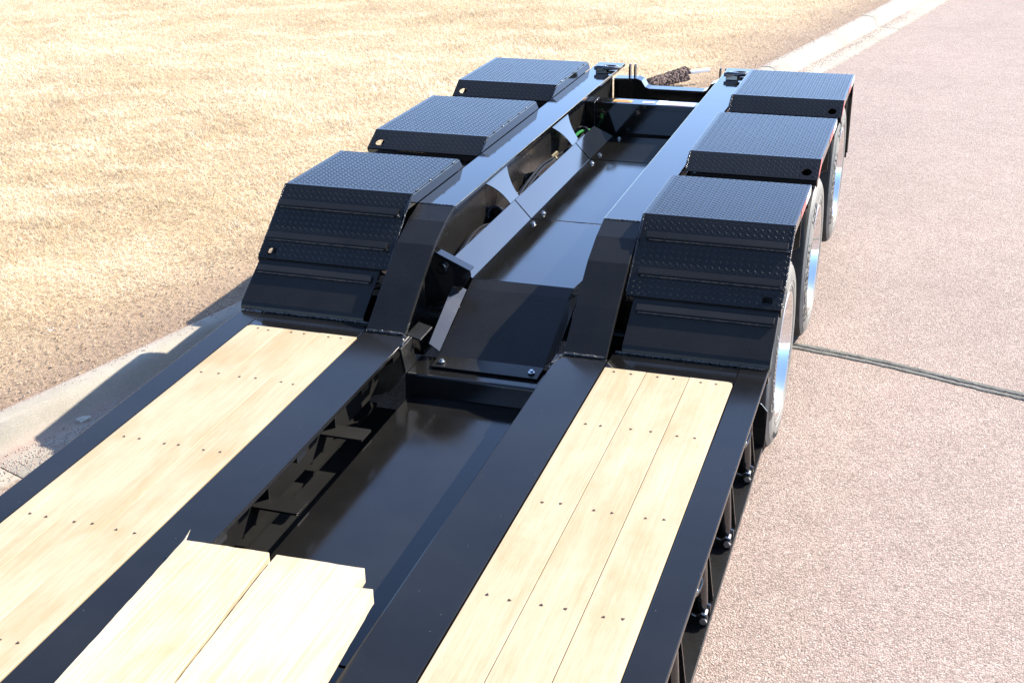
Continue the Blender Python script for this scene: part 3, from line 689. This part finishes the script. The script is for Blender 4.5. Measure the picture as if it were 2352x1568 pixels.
for sx in (1, -1):
    X = lambda a: sx * a
    for ci, (ya, yb, yf, zf) in enumerate(covers):
        lo, hi = min(X(XC0), X(XC1)), max(X(XC0), X(XC1)); wd = hi - lo; t = .006
        cov = MB().sheet([(yb + .012, ZC - .03), (yb, ZC), (ya, ZC)], lo, hi, -t, 'x').build('wheel_cover', 'tread_black_paint', T, bev=.0015, sh=True)
        dn = Vector((0, yf - ya, zf - ZC)); ln = dn.length
        hole_u = XC1 - XC0 - .062 if sx > 0 else .062
        if ci == 0: hp = hole_plate((lo, ya - .0005, ZC), (1, 0, 0), dn, wd, ln, (hole_u - sx * .004, ln - .040), .023, t, True)
        else: hp = hole_plate((lo, ya - .0005, ZC), (1, 0, 0), dn, wd, ln, (hole_u, ln * .66), .027, t)
        fs_ = hp.build('front_slope', 'tread_black_paint', cov, sh=True)
        lm = MB()
        lugs(lm, (lo, ya, ZC), (1, 0, 0), (0, 1, 0), wd, yb - ya, PITCH, lambda u, v: False)
        hv = (ln - .040) if ci == 0 else ln * .66
        def sk(u, v, hu=hole_u, hv=hv, ci=ci):
            if abs(u - hu) < .040 and abs(v - hv) < .038: return True
            return ci == 0 and (-.034 < v - .13 < .028 or -.034 < v - .33 < .028)
        lugs(lm, (lo, ya, ZC), (1, 0, 0), dn, wd, ln, PITCH, sk)
        lo_ = lm.build('tread_lugs', 'tread_black_paint', cov, sh=True, smooth=False); tag(lo_, kind='stuff')
        # inner side plate, outer skirt
        MB().prism([(ya, ZC - .004), (yb, ZC - .004), (yb + .055, ZB + .002), (yf + .012, max(zf - .0, ZB + .002)) if ci else (.66, ZB + .002)], X(XC0 - .009), X(XC0 - .003), 'x').build('inner_side_plate', 'black_gloss_paint', cov, sh=True, bev=.001)
        if ci == 0:
            MB().prism([(.658, ZB + .001), (ya, ZC - .004), (yf, zf), (yf, zf - .05), (.60, .90)], X(XC0 + .001), X(XC0 + .006), 'x').build('inner_side_plate', 'black_gloss_paint', cov, sh=True)
        sk_p = [(yb + .012, ZC - .002), (ya, ZC - .002), (yf, zf - .002), (yf + .02, zf - .045), (ya + .02, ZC - .052), (yb + .012, ZC - .052)]
        if ci == 0: sk_p = [(yb + .012, ZC - .002), (ya, ZC - .002), (yf, zf - .002), (yf + .012, zf - .04), (ya + .02, ZC - .05), (yb + .012, ZC - .056)]
        MB().prism(sk_p, X(XC1 - .005), X(XC1 + .001), 'x').build('outer_skirt', 'black_gloss_paint', cov, sh=True)
        # lip under the front edge
        MB().box(lo + .004, hi - .004, yf + .006, yf + .03, zf - .035, zf - .009).build('front_lip', 'black_gloss_paint', cov, sh=True)
        q0 = Vector((ya + .06, ZC - .055)); q1 = Vector((yf + .05, zf - .05))
        MB().sheet([tuple(q0), tuple(q1)], min(X(XC1 - .24), X(XC1 - .03)), max(X(XC1 - .24), X(XC1 - .03)), -.004, 'x').build('hole_dark_backing', 'matte_black_paint', cov, sh=True)  # added dark sheet behind the opening so it looks shaded inside
        # splash plate hanging inside
        if ci < 3:
            ys = yb - .02
            MB().prism([(X(.70), ZC - .03), (X(1.290), ZC - .03), (X(1.290), ZC - .26), (X(1.24), ZC - .29), (X(.70), ZC - .29)], ys - .20, ys - .194, 'y').build('splash_plate', 'black_gloss_paint', cov, sh=True, bev=.001)
        # reflective tape on the right-hand skirts
        if sx > 0:
            xt = XC1 + .0018
            MB().prism([(yb + .004, ZC - .006), (yb - .20, ZC - .006), (yb - .20, ZC - .048), (yb + .004, ZC - .048)], xt, xt + .0006, 'x').build('reflective_tape', 'white', cov, sh=True)
            MB().prism([(yb - .202, ZC - .006), (yb - .42, ZC - .006), (yb - .42, ZC - .048), (yb - .202, ZC - .048)], xt, xt + .0006, 'x').build('reflective_tape', 'red', cov, sh=True)
            if ci: MB().prism([(ya + .06, ZC - .006), (ya + .002, ZC - .006), (yf + .05, zf + .02), (yf + .06, zf - .01), (ya + .04, ZC - .046)], xt, xt + .0006, 'x').build('reflective_tape', 'red', cov, sh=True)
        # weld crumbs along the inner edge
        for i in range(int((yb - ya) / .16) if sx < 0 else 0):
            y = ya + .05 + i * .16 + random.uniform(0, .06)
            z0 = pz(y, ZC) + .0005
            weld([(X(XC0 - .002), y, z0 - .001), (X(XC0 - .002), y + random.uniform(.02, .05), z0 - .001)], .0035)
        P0 = Vector((X(XC0 - .001), ya, pz(ya, ZC))); P1 = Vector((X(XC0 - .001), yf + .012, pz(yf, zf) + .006))
        weld([P0, P1], .0042)
        if ci == 0: weld([(X(XC1 + .001), ya, pz(ya, ZC)), (X(XC1 + .001), yf + .01, pz(yf, zf) + .004)], .0038)
        if ci == 0:
            d = dn.normalized(); nr = Vector((0, -d.z, d.y)); 
            if nr.z < 0: nr = -nr
            for s_ in (.13, .33):
                c = Vector((0, ya, ZC)) + d * s_
                a0 = c - d * .024; prf = [a0 + nr * .0004, a0 + nr * .011, c + d * .010 + nr * .016, c + d * .016 + nr * .016, c + d * .018 + nr * .0004]
                bar = MB().prism([(q.y, q.z) for q in prf], X(XC0 + .035), X(XC1 - .012), 'x').build('grip_bar', 'satin_black_paint', cov, sh=True, bev=.0015)
                MB().tube([tuple(Vector((X(XC0 + .05), 0, 0)) + c + d * .019 + nr * .004), tuple(Vector((X(XC1 - .02), 0, 0)) + c + d * .019 + nr * .004)], .004, 6).build('weld_line', 'rust', bar, sh=True)
                e = c + d * .01 + nr * .012; xe = XC1 - .010 if sx > 0 else XC0 + .030
                weld([(X(xe), e.y, e.z), (X(xe - .004), e.y - .012, e.z - .012)], .010)
            # lower smooth plate
            lp0, lp1 = min(X(.636), X(1.298)), max(X(.636), X(1.298))
            lp = MB().sheet([(.43, .788), (.178, .622), (.166, .606), (.162, ZD + .002)], lp0, lp1, -.006, 'x').build('lower_plate', 'satin_black_paint', T, bev=.0015)
            d2 = Vector((0, .178 - .43, .622 - .788)).normalized(); n2 = Vector((0, -d2.z, d2.y)); n2 = -n2 if n2.z < 0 else n2
            c = Vector((0, .43, .788)) + d2 * .105
            a0 = c - d2 * .024; prf = [a0 + n2 * .0004, a0 + n2 * .011, c + d2 * .010 + n2 * .016, c + d2 * .016 + n2 * .016, c + d2 * .018 + n2 * .0004]
            bar = MB().prism([(q.y, q.z) for q in prf], X(.66), X(1.285), 'x').build('grip_bar', 'satin_black_paint', lp, bev=.0015)
            MB().tube([tuple(Vector((X(.67), 0, 0)) + c + d2 * .019 + n2 * .004), tuple(Vector((X(1.28), 0, 0)) + c + d2 * .019 + n2 * .004)], .004, 6).build('weld_line', 'rust', bar)
            MB().box(min(X(.64), X(1.29)), max(X(.64), X(1.29)), .20, .44, .50, .53).build('inner_floor', 'black_gloss_paint', T)
        if ci < 2:
            y2 = covers[ci + 1][2]
            MB().box(lo + .006, hi - .007, yb + .002, yb + .008, ZC - .126, ZC - .034).build('shadow_fill_plate', 'matte_black_paint', cov, sh=True)  # added plate, closes a slit of light in the covers' cast shadow
            MB().box(min(X(.60), X(1.292)), max(X(.60), X(1.292)), yb - .05, y2 + .06, ZC - .135, ZC - .127).build('tie_plate', 'matte_black_paint', cov, sh=True)
        # support behind the covers towards the beam
    MB().box(min(X(.587), X(.62)), max(X(.587), X(.62)), .66, 4.3, ZB - .14, ZB - .06).build('cover_bearer', 'black_gloss_paint', T, sh=True)

# ---- wheels
RT = .466
tp = [(-.215, .300), (-.235, .335), (-.244, .385), (-.238, .425), (-.222, .448), (-.205, .458), (-.16, .462), (-.118, .463), (-.118, .452), (-.110, .452), (-.110, .463), (-.075, .462), (-.046, .4595), (-.036, .4560), (-.027, .449), (-.0195, .440), (-.0155, .434), (-.0175, .432), (-.0165, .429), (-.0125, .4275), (-.0075, .416), (-.0025, .400), (.0, .380), (.0, .352), (-.0025, .350), (-.0025, .345), (-.0005, .343), (-.002, .326), (-.0055, .323), (-.0055, .319), (-.004, .316), (-.007, .306), (-.016, .300)]
def make_tyre(name, parent, x0):
    o = MB().lathe([(x + x0, r) for x, r in tp], 72).build(name, 'tyre', parent, smooth=True)
    o.data.materials.append(M['tread'])
    for p in o.data.polygons:
        if p.center.x < -.031 or math.hypot(p.center.y, p.center.z) < .303: p.material_index = 1
    return o
rimp = [(-.018, .301), (-.008, .304), (-.004, .300), (-.006, .291), (-.022, .283), (-.048, .270), (-.062, .262), (-.13, .256), (-.145, .250), (-.155, .235), (-.158, .20), (-.150, .165), (-.140, .145), (-.138, .135)]
hubp = [(-.137, .135), (-.125, .128), (-.085, .112), (-.075, .10), (-.05, .095), (-.045, .08), (-.044, .0)]
def side_x(r): return float(np.interp(r, [.30, .343, .352, .380, .400, .416, .4275, .434, .449], [-.010, -.0005, .0, .0, -.0025, -.0075, -.0125, -.0155, -.027]))
def circ_text(txt, r0, size, a0, parent, x, gap=1.0, shear_=0.0, m='letter'):
    cu = bpy.data.curves.new('lettering', 'FONT'); cu.body = txt; cu.size = size; cu.extrude = .0012; cu.shear = shear_; cu.offset = size * .02
    ob = bpy.data.objects.new('tmp', cu); COL.objects.link(ob); bpy.context.view_layer.update()
    dg = bpy.context.evaluated_depsgraph_get(); me = bpy.data.meshes.new_from_object(ob.evaluated_get(dg)); me.name = 'sidewall_lettering'
    bpy.data.objects.remove(ob); bpy.data.curves.remove(cu)
    for v in me.vertices:
        a = a0 - v.co.x * gap / (r0 + size * .4); r = r0 + v.co.y
        v.co = (side_x(r) + x + v.co.z, r * math.cos(a), r * math.sin(a))
    me.materials.clear(); me.materials.append(M[m])
    o = bpy.data.objects.new('sidewall_lettering', me); COL.objects.link(o); o.parent = parent; return o
XB = 1.303
wheels_y = [(.742, GZ), (2.095, GZ), (3.53, GZ + .07)]
proto = None
for wi, (y, dz) in enumerate(wheels_y):
    wh = MB().lathe(rimp, 72)
    wh.lathe(hubp, 32)
    for i in range(10):
        a = i * .6283; wh.tube([(-.15, .1675 * math.cos(a), .1675 * math.sin(a)), (-.105, .1675 * math.cos(a), .1675 * math.sin(a))], .019, 6)
    if proto is None:
        o = wh.build('wheel', 'alu', T, smooth=True, loc=(XB, y, RT + dz)); rim_me = o.data; tyre = make_tyre('tyre', o, 0); tyre_me = tyre.data; proto = o
    else:
        o = bpy.data.objects.new('wheel', rim_me); COL.objects.link(o); o.parent = T; o.location = (XB, y, RT + dz)
        tyre = bpy.data.objects.new('tyre', tyre_me); COL.objects.link(tyre); tyre.parent = o
    if wi == 0:
        band_ = MB(); q = 40
        rl = (.368, .371, .38, .39, .40, .41, .418, .424, .427); vs = [(side_x(r_) + (.0006 if .37 < r_ < .425 else -.0006), r_ * math.cos(a), r_ * math.sin(a)) for r_ in rl for a in np.linspace(R(204), R(108), q)]
        band_.add(vs, [(r_ * q + i_, r_ * q + i_ + 1, (r_ + 1) * q + i_ + 1, (r_ + 1) * q + i_) for r_ in range(len(rl) - 1) for i_ in range(q - 1)]); band_.build('lettering_band', 'letter', o)
        circ_text('Continental', .378, .056, R(200), o, .0014, 1.42, .22, 'tyre')
        circ_text('255/70R22.5', .385, .032, R(258), o, .0006, 1.25)
    else:
        circ_text('CONTINENTAL', .372, .066, R(226 - 4 * wi), o, .0006, 1.12)
        circ_text('HSR', .372, .066, R(140 - 4 * wi), o, .0006, 1.35, .15)
    for xx, flip in ((XB - .33, 0), (-XB, math.pi), (-XB + .33, math.pi)):
        i2 = bpy.data.objects.new('wheel', rim_me); COL.objects.link(i2); i2.parent = T; i2.location = (xx, y, RT + dz); i2.rotation_euler = (0, 0, flip)
        t2 = bpy.data.objects.new('tyre', tyre_me); COL.objects.link(t2); t2.parent = i2
    MB().tube([(-1.15, y, RT + dz), (1.15, y, RT + dz)], .065, 14).build('axle', 'black_gloss_paint', T, smooth=True)
# mud plate ahead of the front wheel, mud flap behind the last wheel
MB().prism([(1.20, .21), (1.302, .21), (1.305, .40), (1.275, .435), (1.20, .47)], .128, .134, 'y').build('mud_plate', 'black_gloss_paint', T, bev=.0012)
MB().box(-1.28, -1.2, .128, .134, .21, .45).build('mud_plate', 'black_gloss_paint', T)
for sx in (1, -1):
    MB().box(min(sx * .65, sx * 1.292), max(sx * .65, sx * 1.292), 4.30, 4.308, .42, .99).build('mud_flap', 'rubber' if False else 'hose', T, sh=True)
    MB().box(min(sx * 1.285, sx * 1.300), max(sx * 1.285, sx * 1.300), 4.28, 4.33, .46, .985).build('flap_edge_bar', 'black_gloss_paint', T, sh=True, bev=.002)
# swing-out outrigger hangers along the right side
for y in (-.20, -.715, -1.225, -1.74):
    h = MB(); h.tube([(1.255, y + .06, .245), (1.238, y + .05, .555)], .026, 16); h = h.build('outrigger_hanger', 'black_gloss_paint', T, smooth=True)
    c = MB(); c.prism([(1.212, .226), (1.290, .226), (1.290, .268), (1.268, .276), (1.250, .262), (1.212, .275)], y - .012, y - .002, 'y'); c.build('clevis_plate', 'black_gloss_paint', h, bev=.0015)
    c = MB(); c.prism([(1.212, .226), (1.290, .226), (1.290, .268), (1.268, .276), (1.250, .262), (1.212, .275)], y + .055, y + .065, 'y'); c.build('clevis_plate', 'black_gloss_paint', h, bev=.0015)
    c = MB(); c.tube([(1.277, y - .006, .250), (1.277, y + .075, .250)], .0075, 8); c.tube([(1.277, y - .024, .250), (1.277, y - .012, .250)], .0135, 6); c.build('bolt', 'zinc', h)
    d = MB(); d.sheet([(1.2125, .225), (1.262, .225), (1.225, .56)], 0, 0, 0, 'y') if False else d.prism([(1.2115, .226), (1.286, .226), (1.245, .562), (1.2115, .562)], y + .145, y + .153, 'y'); d.build('rib', 'black_gloss_paint', T, bev=.001)
for y in (-.26, -1.34):
    r_ = MB(); P = [(1.262 + .012 * math.cos(a) , y + .05 * math.cos(a), .49 + .055 * math.sin(a)) for a in np.linspace(0, 6.283, 21)]
    r_.tube(P, .0115, 10, cap=False).build('tie_down_ring', 'black_gloss_paint', T, smooth=True)

# ------------------------------------------------------------------ loose timber in the well
def timber(name, poly, z0, z1, label):
    # sawn board: subdivided so that edges are slightly rough
    mb = MB(); P = []
    for i in range(len(poly)):
        a, bq = Vector(poly[i]), Vector(poly[(i + 1) % len(poly)]); k = max(2, int((bq - a).length / .03))
        for j in range(k):
            q = a.lerp(bq, j / k); P.append((q.x + random.uniform(-1, 1) * .0011, q.y + random.uniform(-1, 1) * .0014))
    mb.prism(P, z0, z1, 'z'); o = mb.build(name, 'pine_wood', None, bev=.0025)
    bm = bmesh.new(); bm.from_mesh(o.data); bmesh.ops.triangulate(bm, faces=[f for f in bm.faces if len(f.verts) > 4]); bm.to_mesh(o.data); bm.free()
    tag(o, label, 'plank', 'loose planks laid over the centre well'); return o
zt = .645; zu = .5875
for y in (-3.15, -4.25): MB().box(-.363, .363, y - .06, y + .06, ZD - .06, zu - .001).build('deck_bearer', 'black_gloss_paint', T, bev=.002)
tb = timber('timber_plank', [(-.413, -1.828), (-.379, -2.601), (-.34, -4.5), (-.022, -4.5), (-.049, -2.501), (-.089, -1.825), (-.095, -1.816)], zu, zt, 'pale loose plank on the left beside the wide black rail, over the well')
timber('timber_plank', [(-.066, -1.817), (.250, -1.808), (.254, -1.914), (.323, -1.906), (.356, -2.374), (.358, -3.0), (.36, -4.5), (-.012, -4.5), (-.041, -2.501), (-.066, -1.89)], zu, zt - .001, 'pale loose plank with a notched corner on the right over the dark well')
# splinter at the corner
s_ = MB().tube([(-.410, -1.832, zt - .004), (-.412, -1.807, zt + .003), (-.411, -1.787, zt + .014)], [.004, .0025, .0006], 5).build('splinter', 'pine_wood', tb)

# ------------------------------------------------------------------ duster on the lawn, litter
def duster():
    D = empty('duster', (-.55, 7.35, .12)); tag(D, 'shaggy brown wash mop with white handle lying on the dry lawn', 'mop')
    rs = random.Random(4); zb_ = .115
    A = Vector((-.75, 7.07, zb_ + .035)); B = Vector((-.49, 7.50, zb_ + .06)); E_ = Vector((-.285, 7.66, zb_ + .07)); off = Vector((.55, -7.35, -.12))
    mb = MB(); ax = (B - A).normalized()
    core = MB().tube([tuple(A.lerp(B, i / 8) + off) for i in range(9)], [.022, .036, .042, .044, .044, .046, .048, .044, .024], 12).build('mop_core', 'yarn', D, smooth=True)
    for i in range(900):
        t = rs.random(); p = A.lerp(B, t); a = rs.uniform(0, 6.283); n1 = ax.cross(Vector((0, 0, 1))).normalized(); n2 = n1.cross(ax)
        dr = n1 * math.cos(a) + n2 * math.sin(a); r0 = .034; L_ = rs.uniform(.022, .042) * (1.2 if t > .6 else 1)
        q0 = p + dr * r0; q1 = q0 + dr * L_ * .6 + ax * rs.uniform(-.02, .02); q2 = q1 + dr * L_ * .3 + Vector((0, 0, -.02)) + ax * rs.uniform(-.03, .03)
        for q in (q1, q2): q.z = max(q.z, zb_)
        mb.tube([tuple(q0 + off), tuple(q1 + off), tuple(q2 + off)], [.009, .010, .006], 4)
    mb = mb.build('yarn_pile', 'yarn', D); tag(mb, kind='stuff')
    MB().tube([tuple(B.lerp(E_, -.1) + off), tuple(E_ + off)], .020, 14).build('handle', 'plastic', D, bev=.004, smooth=True)
duster()
def crumple(name, loc, sx, sy, sz, m, label, cat, seed):
    bm = bmesh.new(); bmesh.ops.create_icosphere(bm, subdivisions=3, radius=1); rs = random.Random(seed)
    pl = [(Vector((rs.gauss(0, 1), rs.gauss(0, 1), rs.gauss(0, 1))).normalized(), rs.uniform(.35, .85)) for _ in range(22)]
    for v in bm.verts:
        for nn, d in pl:
            e = v.co.dot(nn) - d
            if e > 0: v.co -= nn * e * 1.5
        v.co *= rs.uniform(.93, 1.07); v.co.x *= sx; v.co.y *= sy; v.co.z *= sz
    lo = min(v.co.z for v in bm.verts)
    for v in bm.verts: v.co.z -= lo
    me = bpy.data.meshes.new(name); bm.to_mesh(me); bm.free(); me.materials.append(M[m]); o = bpy.data.objects.new(name, me); COL.objects.link(o); o.location = loc
    o.rotation_euler = (0, 0, .9); tag(o, label, cat); return o
crumple('crumpled_paper', (-2.152, -.095, GZ + .016), .062, .030, .028, 'paper', 'crumpled grey white paper lying in the shaded gutter', 'litter', 3)
crumple('paper_scrap', (-6.44, 4.75, .125), .07, .05, .02, 'white', 'small white paper scrap on the lawn at the left', 'litter', 5)
crumple('leaf_scrap', (-2.85, .62, .085), .022, .012, .006, 'white', 'small pale scrap in the bare grass beside the kerb', 'litter', 8)
